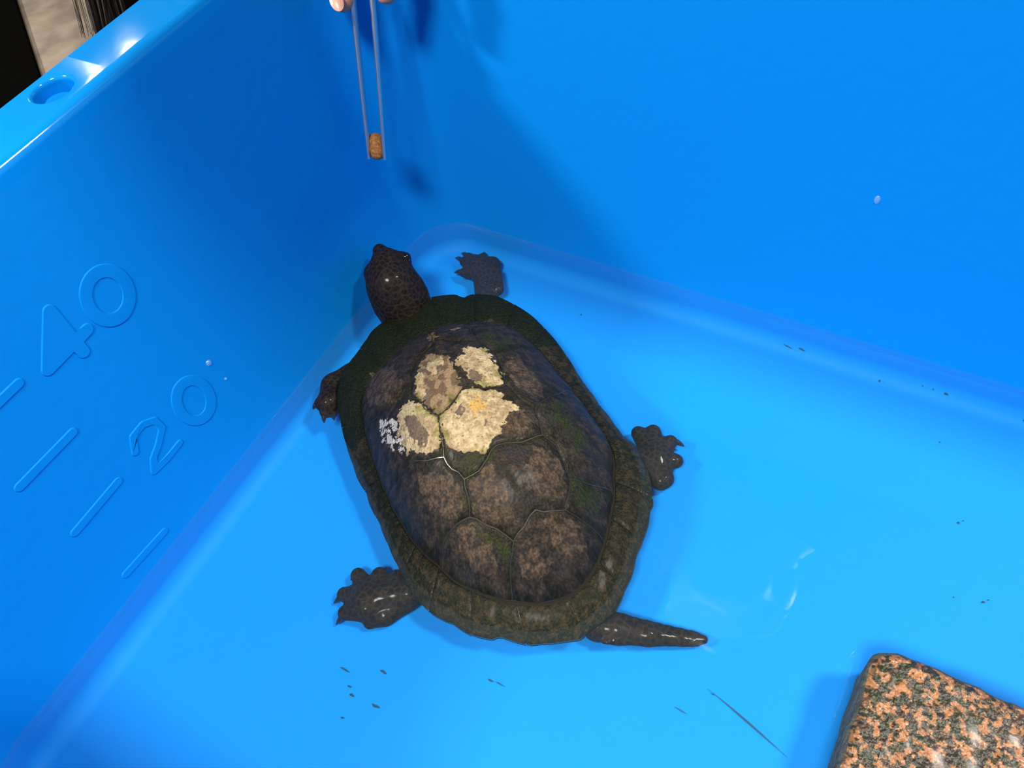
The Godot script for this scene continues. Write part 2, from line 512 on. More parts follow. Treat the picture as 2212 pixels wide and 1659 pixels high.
# ------------------------------------------------------------------ granite block
const BX := 0.423
const BZ := 0.205
func make_brick() -> void:
	var size := Vector3(0.20, 0.044, 0.10); var r := 0.015; var bev := 0.006
	var at := Vector3(BX + size.x / 2, 0.0, BZ + size.z / 2)
	var o := holder("granite_block", at, "rough orange and black granite paving block standing in the water", "stone")
	var top := MB.new(); var side := MB.new()
	var n := noise(77, 60.0)
	var outline := func(inset: float) -> Array:
		var pts := []
		var rr := maxf(r - inset, 0.002)
		for q in 4:
			for s in 9:
				var an := PI / 2 * (q + s / 8.0)
				var cx := (1 if q == 0 or q == 3 else -1) * (size.x / 2 - inset - rr); var cz := (1 if q < 2 else -1) * (size.z / 2 - inset - rr)
				pts.append(Vector2(cx + rr * cos(an), cz + rr * sin(an)))
		var dense := []
		for i in pts.size():
			var a: Vector2 = pts[i]; var b: Vector2 = pts[(i + 1) % pts.size()]
			var m := maxi(1, int(a.distance_to(b) / 0.004))
			for k in m: dense.append(a.lerp(b, float(k) / m))
		return dense
	var base: Array = outline.call(0.0)
	var ring := func(inset: float, y: float) -> Array:
		var row := []
		for p in base:
			var q: Vector2 = p
			var c := Vector2(clampf(q.x, -size.x / 2 + 0.02, size.x / 2 - 0.02), clampf(q.y, -size.z / 2 + 0.02, size.z / 2 - 0.02))
			q -= (q - c).normalized() * inset
			var w := at + Vector3(q.x, y, q.y)
			w += Vector3(n.get_noise_3d(w.x, w.y, w.z), n.get_noise_3d(w.x + 9, w.y, w.z), n.get_noise_3d(w.x, w.y, w.z + 9)) * Vector3(0.0016, 0.0012 if y > 0.01 else 0.0, 0.0016)
			row.append(w)
		return row
	var srows := []; var trows := []
	for k in 9: srows.append(ring.call(0.0015 - 0.0015 * k / 8.0, 0.0005 + (size.y - bev) * k / 8.0))
	for k in 5:
		var an := PI / 2 * k / 4.0
		var row: Array = ring.call(bev * (1 - cos(an)), size.y - bev + bev * sin(an))
		if k > 0 and k <= 2: srows.append(row)
		if k >= 2: trows.append(row)
	side.grid(srows, true)
	for ins in [0.010, 0.016]: trows.append(ring.call(ins, size.y))
	top.grid(trows, true)
	var poly := PackedVector2Array()
	for p in trows[trows.size() - 1]: poly.append(Vector2(p.x, p.z))
	var cg := clip_grid(poly, 0.003)
	var b := top.v.size()
	for p in cg[0]: top.add(Vector3(p.x, size.y + n.get_noise_3d(p.x, size.y, p.y) * 0.0012, p.y))
	for i in range(0, cg[1].size(), 3): top.tri(b + cg[1][i], b + cg[1][i + 2], b + cg[1][i + 1])
	side.normals(); top.normals()
	if side.n[20].dot(side.v[20] - at) < 0: side.flip()
	var f0 := (top.v[top.idx[2]] - top.v[top.idx[0]]).cross(top.v[top.idx[1]] - top.v[top.idx[0]])
	if f0.y < 0:
		for i in range(0, top.idx.size(), 3):
			if top.idx[i] < b:
				var t := top.idx[i]; top.idx[i] = top.idx[i + 1]; top.idx[i + 1] = t
	var im := granite(512, false); var im2 := granite(512, true)
	var bump := noise_tex(noise(31, 0.06, FastNoiseLite.TYPE_SIMPLEX_SMOOTH, 4), 512, [0.0, 1.0], [Color.BLACK, Color.WHITE])
	for pr in [["top_face", top, im], ["side_faces", side, im2]]:
		var m := StandardMaterial3D.new()
		m.albedo_texture = ImageTexture.create_from_image(pr[2]); m.uv1_triplanar = true; m.uv1_world_triplanar = true; m.uv1_scale = Vector3.ONE * 7.0
		m.roughness = 0.42 if pr[0] == "top_face" else 0.8
		m.clearcoat_enabled = pr[0] == "top_face"; m.clearcoat = 0.15; m.clearcoat_roughness = 0.2
		m.heightmap_enabled = true; m.heightmap_scale = 0.14; m.heightmap_texture = bump
		var pt := part(pr[0], pr[1], m, o, at)
		pt.set_meta("label", "wet orange speckled granite top" if pr[0] == "top_face" else "darker grey green granite sides")

func granite(s: int, mossy: bool) -> Image:  # mossy selects the darker grey-green mix of the side faces
	var a := noise_bytes(noise(1, 0.035, FastNoiseLite.TYPE_SIMPLEX_SMOOTH, 4), s, s)
	var b := noise_bytes(noise(2, 0.08, FastNoiseLite.TYPE_SIMPLEX_SMOOTH, 3), s, s)
	var c := noise_bytes(noise(3, 0.02, FastNoiseLite.TYPE_SIMPLEX_SMOOTH, 3), s, s)
	var d := noise_bytes(noise(4, 0.2, FastNoiseLite.TYPE_SIMPLEX_SMOOTH, 2), s, s)
	var out := PackedByteArray(); out.resize(s * s * 3)
	for i in s * s:
		var t := a[i] / 255.0 * 0.6 + b[i] / 255.0 * 0.4
		var col := Vector3(164, 112, 68).lerp(Vector3(138, 88, 52), c[i] / 255.0)
		if t < 0.50: col = Vector3(42, 34, 19).lerp(Vector3(30, 40, 13), clampf((c[i] / 255.0 - 0.45) * 6.0, 0, 1))
		elif t < 0.55: col = Vector3(92, 72, 42)
		elif d[i] > 200: col = Vector3(190, 164, 124)
		if b[i] < 70: col = Vector3(34, 26, 16)
		if mossy: col = Vector3(86, 88, 72).lerp(Vector3(44, 46, 36), clampf(1.4 - t * 2.0, 0, 1)) + Vector3.ONE * (d[i] - 128) * 0.12
		else: col += Vector3.ONE * (d[i] - 128) * 0.1
		out[i * 3] = clampi(int(col.x), 0, 255); out[i * 3 + 1] = clampi(int(col.y), 0, 255); out[i * 3 + 2] = clampi(int(col.z), 0, 255)
	return Image.create_from_data(s, s, false, Image.FORMAT_RGB8, out)

# ------------------------------------------------------------------ turtle
const TC := Vector3(0.162, 0.0, 0.186)
const TA := 0.6109           # direction of the tail in the x-z plane, 35 degrees
const TEX := 1024
const SPAN := 0.34
var rout := PackedFloat32Array()
const OUTER := [[941, 639], [985, 635], [1000, 643], [1017, 634], [1067, 637], [1103, 652], [1130, 668], [1161, 692], [1181, 713], [1204, 740], [1228, 773], [1246, 804], [1271, 840], [1298, 878], [1325, 912], [1349, 946], [1370, 958], [1391, 997], [1402, 1023], [1410, 1067], [1412, 1091], [1404, 1101], [1401, 1132], [1393, 1160], [1374, 1200], [1364, 1248], [1348, 1281], [1331, 1319], [1276, 1362], [1255, 1382], [1225, 1385], [1172, 1391], [1149, 1395], [1124, 1390], [1078, 1374], [1063, 1382], [1022, 1375], [997, 1362], [977, 1346], [967, 1344], [934, 1329], [903, 1296], [883, 1271], [858, 1220], [835, 1172], [820, 1132], [790, 1065], [759, 998], [748, 962], [739, 935], [735, 908], [729, 881], [727, 859], [730, 827], [741, 801], [757, 778], [770, 761], [790, 734], [803, 714], [832, 690], [861, 674], [897, 655], [923, 643]]

func to_uv(p: Vector3) -> Vector2:
	var q := Vector2(p.x - TC.x, p.z - TC.z)
	return Vector2(q.x * cos(TA) + q.y * sin(TA), -q.x * sin(TA) + q.y * cos(TA))
func from_uv(q: Vector2, y: float) -> Vector3:
	return Vector3(TC.x + q.x * cos(TA) - q.y * sin(TA), y, TC.z + q.x * sin(TA) + q.y * cos(TA))
func r_out(th: float) -> float:
	var x := fposmod(th, TAU) / TAU * 360.0
	var i := int(x)
	return lerpf(rout[i % 360], rout[(i + 1) % 360], x - i)
func r_in(th: float) -> float:
	# a little smoother than the outer edge
	var r := 0.0
	for k in [-8, -4, 0, 4, 8]: r += r_out(th + deg_to_rad(k)) / 5.0
	var d := absf(rad_to_deg(wrapf(th, -PI, PI)))
	for i in range(1, MARGIN.size()):
		if d <= MARGIN[i][0]: return r - lerpf(MARGIN[i - 1][1], MARGIN[i][1], (d - MARGIN[i - 1][0]) / (MARGIN[i][0] - MARGIN[i - 1][0]))
	return r - 0.036
const MARGIN := [[0, 0.020], [15, 0.0215], [45, 0.025], [62, 0.018], [80, 0.014], [95, 0.014], [110, 0.017], [125, 0.020], [140, 0.024], [155, 0.032], [170, 0.0365], [180, 0.036]]
func edge_height(th: float) -> float:
	# the front stands a little higher than the tail end
	return 0.0215 + 0.019 * front(th)
func front(th: float) -> float: return smoothstep(0.25, 1.0, -cos(th - 0.12))
func foot(th: float) -> float: return 0.033 + 0.014 * front(th)
func dome(q: Vector2) -> float:
	var r := q.length(); var th := atan2(q.y, q.x)
	var ri := r_in(th)
	if r < ri:
		var rho := r / ri
		var h := foot(th) + (0.095 - foot(th)) * pow(maxf(1.0 - pow(rho, 2.3), 0.0), 0.72 + 0.28 * smoothstep(0.2, 0.95, -cos(th)))
		h += 0.0022 * exp(-pow(q.y / 0.006, 2.0)) * (1.0 - rho)      # keel
		return h
	var ro := r_out(th)
	var t := clampf((r - ri) / maxf(ro - ri, 0.001), 0.0, 1.0)
	return lerpf(foot(th) - 0.0015, edge_height(th), t) + 0.0012 * sin(PI * t) 
func hit_shell(px: float, py: float) -> Vector2:
	var d := ray(px, py)
	var p := CP + d * ((0.12 - CP.y) / d.y)
	var last := p
	for i in 400:
		p += d * 0.0005
		if p.y < dome(to_uv(p)): break
		last = p
	return to_uv((p + last) / 2)

func make_turtle() -> void:
	var th := []; var rr := []
	for p in OUTER:
		var q := to_uv(on_y(p[0], p[1], 0.021))
		for k in 3: q = to_uv(on_y(p[0], p[1], edge_height(q.angle())))
		th.append(fposmod(q.angle(), TAU)); rr.append(q.length())
	rout.resize(360)
	for i in 360:
		var t := TAU * i / 360.0
		var best := -1.0; var bi := 0; var nxt := 99.0; var ni := 0
		for j in th.size():
			var back: float = fposmod(t - th[j], TAU); var fwd: float = fposmod(th[j] - t, TAU)
			if best < 0 or back < best: best = back; bi = j
			if fwd < nxt: nxt = fwd; ni = j
		rout[i] = lerpf(rr[bi], rr[ni], best / maxf(best + nxt, 1e-6))
	var turtle := holder("turtle", TC, "dark algae-covered turtle with cream patches on its shell, stretching towards the pellet", "turtle")
	make_shell(turtle)
	make_flesh(turtle)

func seam_scutes() -> Dictionary:
	var s := {}
	s["vertebral_scute"] = [
		[[907, 687], [955, 686], [1006, 690], [1019, 715], [1030, 734], [1000, 736], [972, 737], [952, 731], [936, 738], [924, 712]],
		[[936, 738], [952, 731], [972, 737], [1000, 736], [1030, 734], [1052, 749], [1073, 763], [1084, 795], [1092, 830], [1050, 836], [1000, 836], [975, 870], [946, 900], [917, 880], [906, 862], [888, 859], [887, 820], [888, 795], [906, 772]],
		[[946, 900], [975, 870], [1000, 836], [1050, 836], [1092, 830], [1127, 862], [1154, 881], [1166, 908], [1173, 936], [1130, 952], [1072, 958], [1050, 990], [1034, 1014], [1001, 1032], [975, 1010], [958, 985], [952, 945]],
		[[1001, 1032], [1034, 1014], [1050, 990], [1072, 958], [1130, 952], [1173, 936], [1200, 962], [1215, 987], [1230, 1032], [1228, 1070], [1222, 1100], [1190, 1102], [1157, 1102], [1130, 1135], [1109, 1167], [1073, 1142], [1015, 1115], [1012, 1080]],
		[[1157, 1102], [1190, 1102], [1222, 1100], [1265, 1128], [1290, 1150], [1325, 1185, 1], [1309, 1225, 1], [1250, 1285, 1], [1187, 1312, 1], [1140, 1315, 1], [1100, 1300, 1], [1102, 1240], [1109, 1167], [1130, 1135]]]
	s["costal_scute"] = [
		[[907, 687], [924, 712], [936, 738], [906, 772], [888, 795], [887, 820], [888, 859], [848, 874], [821, 897], [790, 918, 1], [768, 870, 1], [790, 800, 1], [850, 730, 1], [895, 690, 1]],
		[[790, 918, 1], [821, 897], [848, 874], [888, 859], [906, 862], [917, 880], [946, 900], [952, 945], [958, 985], [921, 993], [895, 997], [878, 1010], [855, 1045], [835, 1078, 1], [812, 1000, 1], [795, 940, 1]],
		[[835, 1078, 1], [855, 1045], [878, 1010], [895, 997], [921, 993], [958, 985], [975, 1010], [1001, 1032], [1012, 1080], [1015, 1115], [970, 1145], [958, 1170], [948, 1215, 1], [900, 1190, 1], [850, 1120, 1]],
		[[948, 1215, 1], [958, 1170], [970, 1145], [1015, 1115], [1073, 1142], [1109, 1167], [1102, 1240], [1100, 1300, 1], [1040, 1292, 1], [985, 1265, 1]],
		[[1006, 690], [1080, 676, 2], [1150, 700, 2], [1185, 745, 2], [1120, 750], [1073, 763], [1052, 749], [1030, 734], [1019, 715]],
		[[1073, 763], [1120, 750], [1185, 745, 2], [1225, 790, 2], [1262, 845, 2], [1208, 848], [1184, 856], [1154, 881], [1127, 862], [1092, 830], [1084, 795]],
		[[1154, 881], [1184, 856], [1208, 848], [1262, 845, 2], [1310, 935, 2], [1335, 1000, 2], [1352, 1068, 2], [1280, 1048], [1230, 1032], [1215, 987], [1200, 962], [1173, 936], [1166, 908]],
		[[1230, 1032], [1280, 1048], [1352, 1068, 2], [1350, 1110, 2], [1325, 1185, 1], [1290, 1150], [1265, 1128], [1222, 1100], [1228, 1070]]]
	return s

func edge_point(p: Array) -> Vector2:
	# a point on the dome; flagged ones are pushed out to the dome's foot
	var q := hit_shell(p[0], p[1])
	if p.size() > 2:
		q = q.normalized() * r_in(q.angle()) * 1.06
	return q

func make_shell(turtle: Node3D) -> void:
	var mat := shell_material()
	var base := MB.new()
	var rows := []
	for k in 40:
		var row := []
		for i in 144:
			var t := TAU * i / 144
			var ri := r_in(t); var ro := r_out(t)
			var r: float
			if k < 26: r = ri * sin(PI / 2 * maxf(k, 0.02) / 26.0)
			elif k < 36: r = lerpf(ri * 1.0005, ro * 0.985, (k - 26) / 9.0)
			elif k == 36: r = ro * 0.99
			elif k == 37: r = ro * 0.97
			elif k == 38: r = ro * 0.80
			else: r = 0.0001
			var q := Vector2(cos(t), sin(t)) * r
			var y := dome(q) - 0.0011
			if k == 36: y = edge_height(t) - 0.002
			if k == 37: y = edge_height(t) - 0.005
			if k == 38: y = 0.009
			if k == 39: y = 0.006
			row.append(from_uv(q, y))
		rows.append(row)
	base.grid(rows, true); base.normals()
	if base.n[144 * 10].y < 0: base.flip()
	var seam := plain(srgb(42, 38, 24), 0.5); seam.clearcoat_enabled = true; seam.clearcoat = 0.4; seam.clearcoat_roughness = 0.2
	var car := part("carapace", base, seam, turtle, TC)
	car.set_meta("label", "dark wet shell with mossy seams")
	# outline of the dome
	var dome_poly := PackedVector2Array()
	for i in 180:
		var t := TAU * i / 180; dome_poly.append(Vector2(cos(t), sin(t)) * r_in(t) * 0.997)
	var wob := noise(41, 90.0); var fine := noise(43, 420.0, FastNoiseLite.TYPE_SIMPLEX_SMOOTH, 3); var moss := noise(47, 70.0, FastNoiseLite.TYPE_SIMPLEX_SMOOTH, 4)
	var all := seam_scutes()
	for kind in all:
		for px in all[kind]:
			var raw := PackedVector2Array()
			for p in px: raw.append(edge_point(p))
			# bend the seams a little
			var dense := PackedVector2Array()
			for i in raw.size():
				var a := raw[i]; var b := raw[(i + 1) % raw.size()]
				var m := maxi(1, int(a.distance_to(b) / 0.004))
				for k in m:
					var p := a.lerp(b, float(k) / m)
					dense.append(p + Vector2(wob.get_noise_2d(p.x, p.y), wob.get_noise_2d(p.x + 3, p.y)) * 0.0012)
			for cut in Geometry2D.intersect_polygons(dense, dome_poly):
				if cut.size() < 8: continue
				for shrunk in Geometry2D.offset_polygon(cut, -0.0003, Geometry2D.JOIN_ROUND):
					if shrunk.size() < 6: continue
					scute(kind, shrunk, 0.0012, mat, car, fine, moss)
	# marginal scutes round the edge
	for i in 25:
		var t0 := PI + (i - 0.5) * TAU / 25; var t1 := t0 + TAU / 25
		var poly := PackedVector2Array()
		var gap := 0.0016
		for k in 13:
			var t := lerpf(t0 + gap, t1 - gap, k / 12.0)
			var out_r := r_out(t) - 0.0010 * (absf(k - 6) / 6.0) * (0.6 if k > 6 else 0.2)
			poly.append(Vector2(cos(t), sin(t)) * out_r)
		for k in 9:
			var t := lerpf(t1 - gap, t0 + gap, k / 8.0)
			poly.append(Vector2(cos(t), sin(t)) * (r_in(t) * 1.0 + 0.0007))
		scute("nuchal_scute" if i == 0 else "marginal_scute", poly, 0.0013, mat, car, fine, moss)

func scute(called: String, poly: PackedVector2Array, cell: float, mat: Material, parent: Node, fine: FastNoiseLite, moss: FastNoiseLite) -> void:
	var cg := clip_grid(poly, cell)
	var pts: PackedVector2Array = cg[0]; var tris: PackedInt32Array = cg[1]
	if pts.is_empty(): return
	var marg := called == "marginal_scute" or called == "nuchal_scute"
	var mb := MB.new()
	var n := poly.size()
	for p in pts:
		var d := 9.0
		for i in n:
			var c := Geometry2D.get_closest_point_to_segment(p, poly[i], poly[(i + 1) % n])
			d = minf(d, c.distance_squared_to(p))
		d = sqrt(d)
		var h := dome(p)
		var e := clampf(d / 0.0015, 0.0, 1.0)
		h += (-0.0008 * (1.0 - e) * (1.0 - e) + 0.0010 * (1.0 - exp(-d / 0.008))) * (0.45 if marg else 1.0) + fine.get_noise_2d(p.x, p.y) * 0.00022
		var g := clampf((0.0055 - d) / 0.004 + moss.get_noise_2d(p.x, p.y) * 2.6 - 0.35, 0.0, 1.0)
		if marg: g *= 0.6
		var col := Color(1, 1, 1).lerp(Color(0.50, 0.60, 0.30), g * 0.85)
		mb.add(from_uv(p, h), p / SPAN + Vector2(0.5, 0.5), col)
	for i in range(0, tris.size(), 3): mb.tri(tris[i], tris[i + 2], tris[i + 1])
	# skirt, so that each plate has a thickness
	var edge := mb.v.size()
	for i in n:
		var h := dome(poly[i]) - 0.0011 + 0.0000
		mb.add(from_uv(poly[i], h), poly[i] / SPAN + Vector2(0.5, 0.5), Color(0.4, 0.5, 0.25)); mb.add(from_uv(poly[i] * 1.001, h - 0.0016), poly[i] / SPAN + Vector2(0.5, 0.5), Color(0.4, 0.5, 0.25))
	for i in n:
		var k := (i + 1) % n
		mb.quad(edge + i * 2, edge + k * 2, edge + k * 2 + 1, edge + i * 2 + 1)
	mb.normals()
	if mb.n[0].y < 0: mb.flip()
	part(called, mb, mat, parent, TC)

func patch(out: PackedFloat32Array, px: Array, warp: PackedByteArray, warp2: PackedByteArray) -> void:
	var poly := PackedVector2Array()
	var lo := Vector2(9999, 9999); var hi := Vector2(-9, -9)
	for p in px:
		var q := (hit_shell(p[0], p[1]) / SPAN + Vector2(0.5, 0.5)) * TEX
		poly.append(q); lo = lo.min(q); hi = hi.max(q)
	for y in range(maxi(0, int(lo.y) - 8), mini(TEX - 1, int(hi.y) + 8)):
		for x in range(maxi(0, int(lo.x) - 8), mini(TEX - 1, int(hi.x) + 8)):
			var i := y * TEX + x
			var p := Vector2(x + (warp[i] - 128) * 0.07, y + (warp2[i] - 128) * 0.07)
			if Geometry2D.is_point_in_polygon(p, poly): out[i] = 1.0

func shell_material() -> StandardMaterial3D:
	var n1 := noise_bytes(noise(101, 0.010, FastNoiseLite.TYPE_SIMPLEX_SMOOTH, 4), TEX, TEX)
	var n2 := noise_bytes(noise(102, 0.035, FastNoiseLite.TYPE_SIMPLEX_SMOOTH, 4), TEX, TEX)
	var n3 := noise_bytes(noise(103, 0.16, FastNoiseLite.TYPE_SIMPLEX_SMOOTH, 3), TEX, TEX)
	var n4 := noise_bytes(noise(104, 0.055, FastNoiseLite.TYPE_SIMPLEX_SMOOTH, 3), TEX, TEX)
	var cream := PackedFloat32Array(); cream.resize(TEX * TEX)
	var tan := cream.duplicate(); var grey := cream.duplicate(); var gold := cream.duplicate(); var white := cream.duplicate(); var brown := cream.duplicate(); var green := cream.duplicate()
	patch(cream, [[1004, 754], [1022, 749], [1048, 754], [1062, 768], [1073, 787], [1084, 808], [1086, 823], [1077, 832], [1033, 834], [1013, 817], [1001, 797], [983, 783], [993, 772], [1006, 767]], n2, n4)
	patch(grey, [[1011, 796], [1028, 797], [1036, 806], [1047, 815], [1042, 824], [1030, 828], [1018, 822]], n2, n4)
	patch(tan, [[925, 763], [950, 768], [970, 772], [984, 796], [999, 837], [970, 877], [948, 895], [921, 873], [898, 852], [899, 819], [907, 787]], n2, n4)
	patch(cream, [[900, 845], [898, 820], [906, 800], [916, 812], [922, 835], [924, 858], [912, 862]], n2, n4)
	patch(cream, [[920, 800], [930, 782], [945, 772], [962, 775], [955, 792], [940, 812]], n2, n4)
	patch(grey, [[936, 812], [948, 790], [956, 792], [950, 806], [925, 815], [926, 830], [918, 818]], n2, n4)
	patch(grey, [[918, 838], [930, 840], [930, 862], [922, 872], [916, 855]], n2, n4)
	patch(cream, [[999, 841], [1024, 837], [1062, 839], [1077, 846], [1095, 864], [1109, 864], [1116, 877], [1109, 893], [1084, 917], [1080, 937], [1068, 946], [1046, 976], [1014, 976], [981, 970], [963, 959], [951, 914], [951, 896], [988, 865]], n2, n4)
	patch(gold, [[1012, 852], [1026, 850], [1048, 870], [1060, 900], [1050, 908], [1030, 900], [1018, 880]], n2, n4)
	patch(grey, [[988, 880], [997, 872], [1002, 888], [995, 905], [984, 900]], n2, n4)
	patch(grey, [[1046, 902], [1054, 908], [1058, 920], [1052, 922]], n2, n4)
	patch(cream, [[871, 873], [888, 864], [910, 870], [925, 886], [945, 900], [952, 940], [950, 958], [945, 971], [922, 984], [897, 978], [880, 976], [861, 940], [861, 892]], n2, n4)
	patch(grey, [[880, 900], [895, 890], [905, 905], [915, 925], [926, 940], [915, 962], [900, 958], [880, 935]], n2, n4)
	patch(white, [[821, 908], [850, 905], [865, 915], [862, 940], [880, 980], [848, 975], [830, 955], [818, 930]], n4, n2)
	patch(tan, [[926, 722], [936, 718], [944, 728], [936, 736], [926, 732]], n2, n4)
	patch(tan, [[975, 712], [990, 708], [992, 714], [980, 716]], n2, n4)
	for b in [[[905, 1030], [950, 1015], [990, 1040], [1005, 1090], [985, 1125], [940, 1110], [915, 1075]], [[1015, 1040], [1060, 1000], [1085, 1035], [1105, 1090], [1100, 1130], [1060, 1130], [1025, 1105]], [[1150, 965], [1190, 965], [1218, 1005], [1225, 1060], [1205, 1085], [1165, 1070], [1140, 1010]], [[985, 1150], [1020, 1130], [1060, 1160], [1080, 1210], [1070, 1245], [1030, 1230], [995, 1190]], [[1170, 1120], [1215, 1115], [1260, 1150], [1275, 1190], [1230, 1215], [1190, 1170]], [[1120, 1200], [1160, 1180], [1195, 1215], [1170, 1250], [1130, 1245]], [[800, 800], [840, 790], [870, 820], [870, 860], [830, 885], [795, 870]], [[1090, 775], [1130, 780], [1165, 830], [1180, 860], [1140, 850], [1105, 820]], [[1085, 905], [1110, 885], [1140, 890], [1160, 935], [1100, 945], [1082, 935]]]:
		patch(brown, b, n4, n2)  # lighter brown patches, mostly wet sheen painted into the shell colour
	for g in [[[1165, 880], [1215, 870], [1255, 930], [1270, 970], [1245, 980], [1225, 950], [1190, 930]], [[1230, 1010], [1262, 1040], [1300, 1080], [1290, 1120], [1240, 1090], [1228, 1060]], [[1030, 715], [1060, 710], [1105, 740], [1095, 762], [1065, 750]], [[1010, 1140], [1060, 1150], [1100, 1190], [1100, 1240], [1080, 1220], [1060, 1180]], [[925, 990], [980, 995], [1010, 1030], [1060, 985], [1075, 965], [1060, 965], [1010, 985], [960, 970]]]:
		patch(green, g, n4, n2)
	var bytes := PackedByteArray(); bytes.resize(TEX * TEX * 3)
	for y in TEX:
		for x in TEX:
			var i := y * TEX + x
			var q := (Vector2(x, y) / TEX - Vector2(0.5, 0.5)) * SPAN
			if q.x * q.x / 0.0275 + q.y * q.y / 0.0095 > 1.0: continue
			var a := n1[i] / 255.0; var b := n2[i] / 255.0; var c := n3[i] / 255.0; var d := n4[i] / 255.0
			var col := Vector3(31, 28, 23).lerp(Vector3(58, 48, 37), smoothstep(0.3, 0.75, b * 0.5 + d * 0.5))
			col = col.lerp(Vector3(42, 40, 40), smoothstep(0.5, 0.8, a) * 0.7)
			var rho := q.length() / r_in(atan2(q.y, q.x)) if absf(q.y) > 0.05 or absf(q.x) > 0.09 else 0.5
			if rho > 1.0:
				col = Vector3(24, 26, 14).lerp(Vector3(44, 38, 22), smoothstep(0.4, 0.65, d))
				if q.x < -0.05: col = col.lerp(Vector3(12, 21, 6), 0.75)
			if brown[i] > 0: col = col.lerp(Vector3(92, 76, 58).lerp(Vector3(72, 57, 43), b), 0.25 + 0.6 * smoothstep(0.2, 0.75, d))  # wet sheen put into the colour as a paler brown
			if green[i] > 0: col = col.lerp(Vector3(38, 45, 17), smoothstep(0.3, 0.7, b * 0.6 + c * 0.4))
			if tan[i] > 0: col = Vector3(124, 104, 78).lerp(Vector3(88, 73, 56), smoothstep(0.45, 0.6, b))
			if cream[i] > 0: col = Vector3(134, 116, 86).lerp(Vector3(168, 151, 116), smoothstep(0.3, 0.7, d * 0.6 + a * 0.4))
			if gold[i] > 0: col = col.lerp(Vector3(176, 138, 70), 0.75 * smoothstep(0.25, 0.6, b))
			if grey[i] > 0: col = Vector3(104, 90, 73).lerp(Vector3(82, 71, 59), b)
			if white[i] > 0 and d * 0.6 + c * 0.4 > 0.47: col = Vector3(160, 155, 143).lerp(Vector3(186, 182, 172), b)
			if cream[i] > 0 and n3[i] < 48: col *= 0.55
			col *= (0.86 + 0.28 * c) if cream[i] + tan[i] + white[i] > 0 else (0.62 + 0.7 * c)
			bytes[i * 3] = clampi(int(col.x), 0, 255); bytes[i * 3 + 1] = clampi(int(col.y), 0, 255); bytes[i * 3 + 2] = clampi(int(col.z), 0, 255)
	var m := StandardMaterial3D.new()
	m.albedo_texture = ImageTexture.create_from_image(Image.create_from_data(TEX, TEX, false, Image.FORMAT_RGB8, bytes))
	m.vertex_color_use_as_albedo = true
	m.roughness = 0.6; m.metallic_specular = 0.25; m.clearcoat_enabled = true; m.clearcoat = 0.03; m.clearcoat_roughness = 0.2
	m.heightmap_enabled = true; m.heightmap_scale = 0.06
	m.heightmap_texture = ImageTexture.create_from_image(Image.create_from_data(TEX, TEX, false, Image.FORMAT_L8, n3))
	return m

func bn(list: Array, px0: float, py0: float, y0: float, r0: float, px1: float, py1: float, y1: float, r1: float) -> void:
	list.append([on_y(px0, py0, y0), on_y(px1, py1, y1), r0, r1])

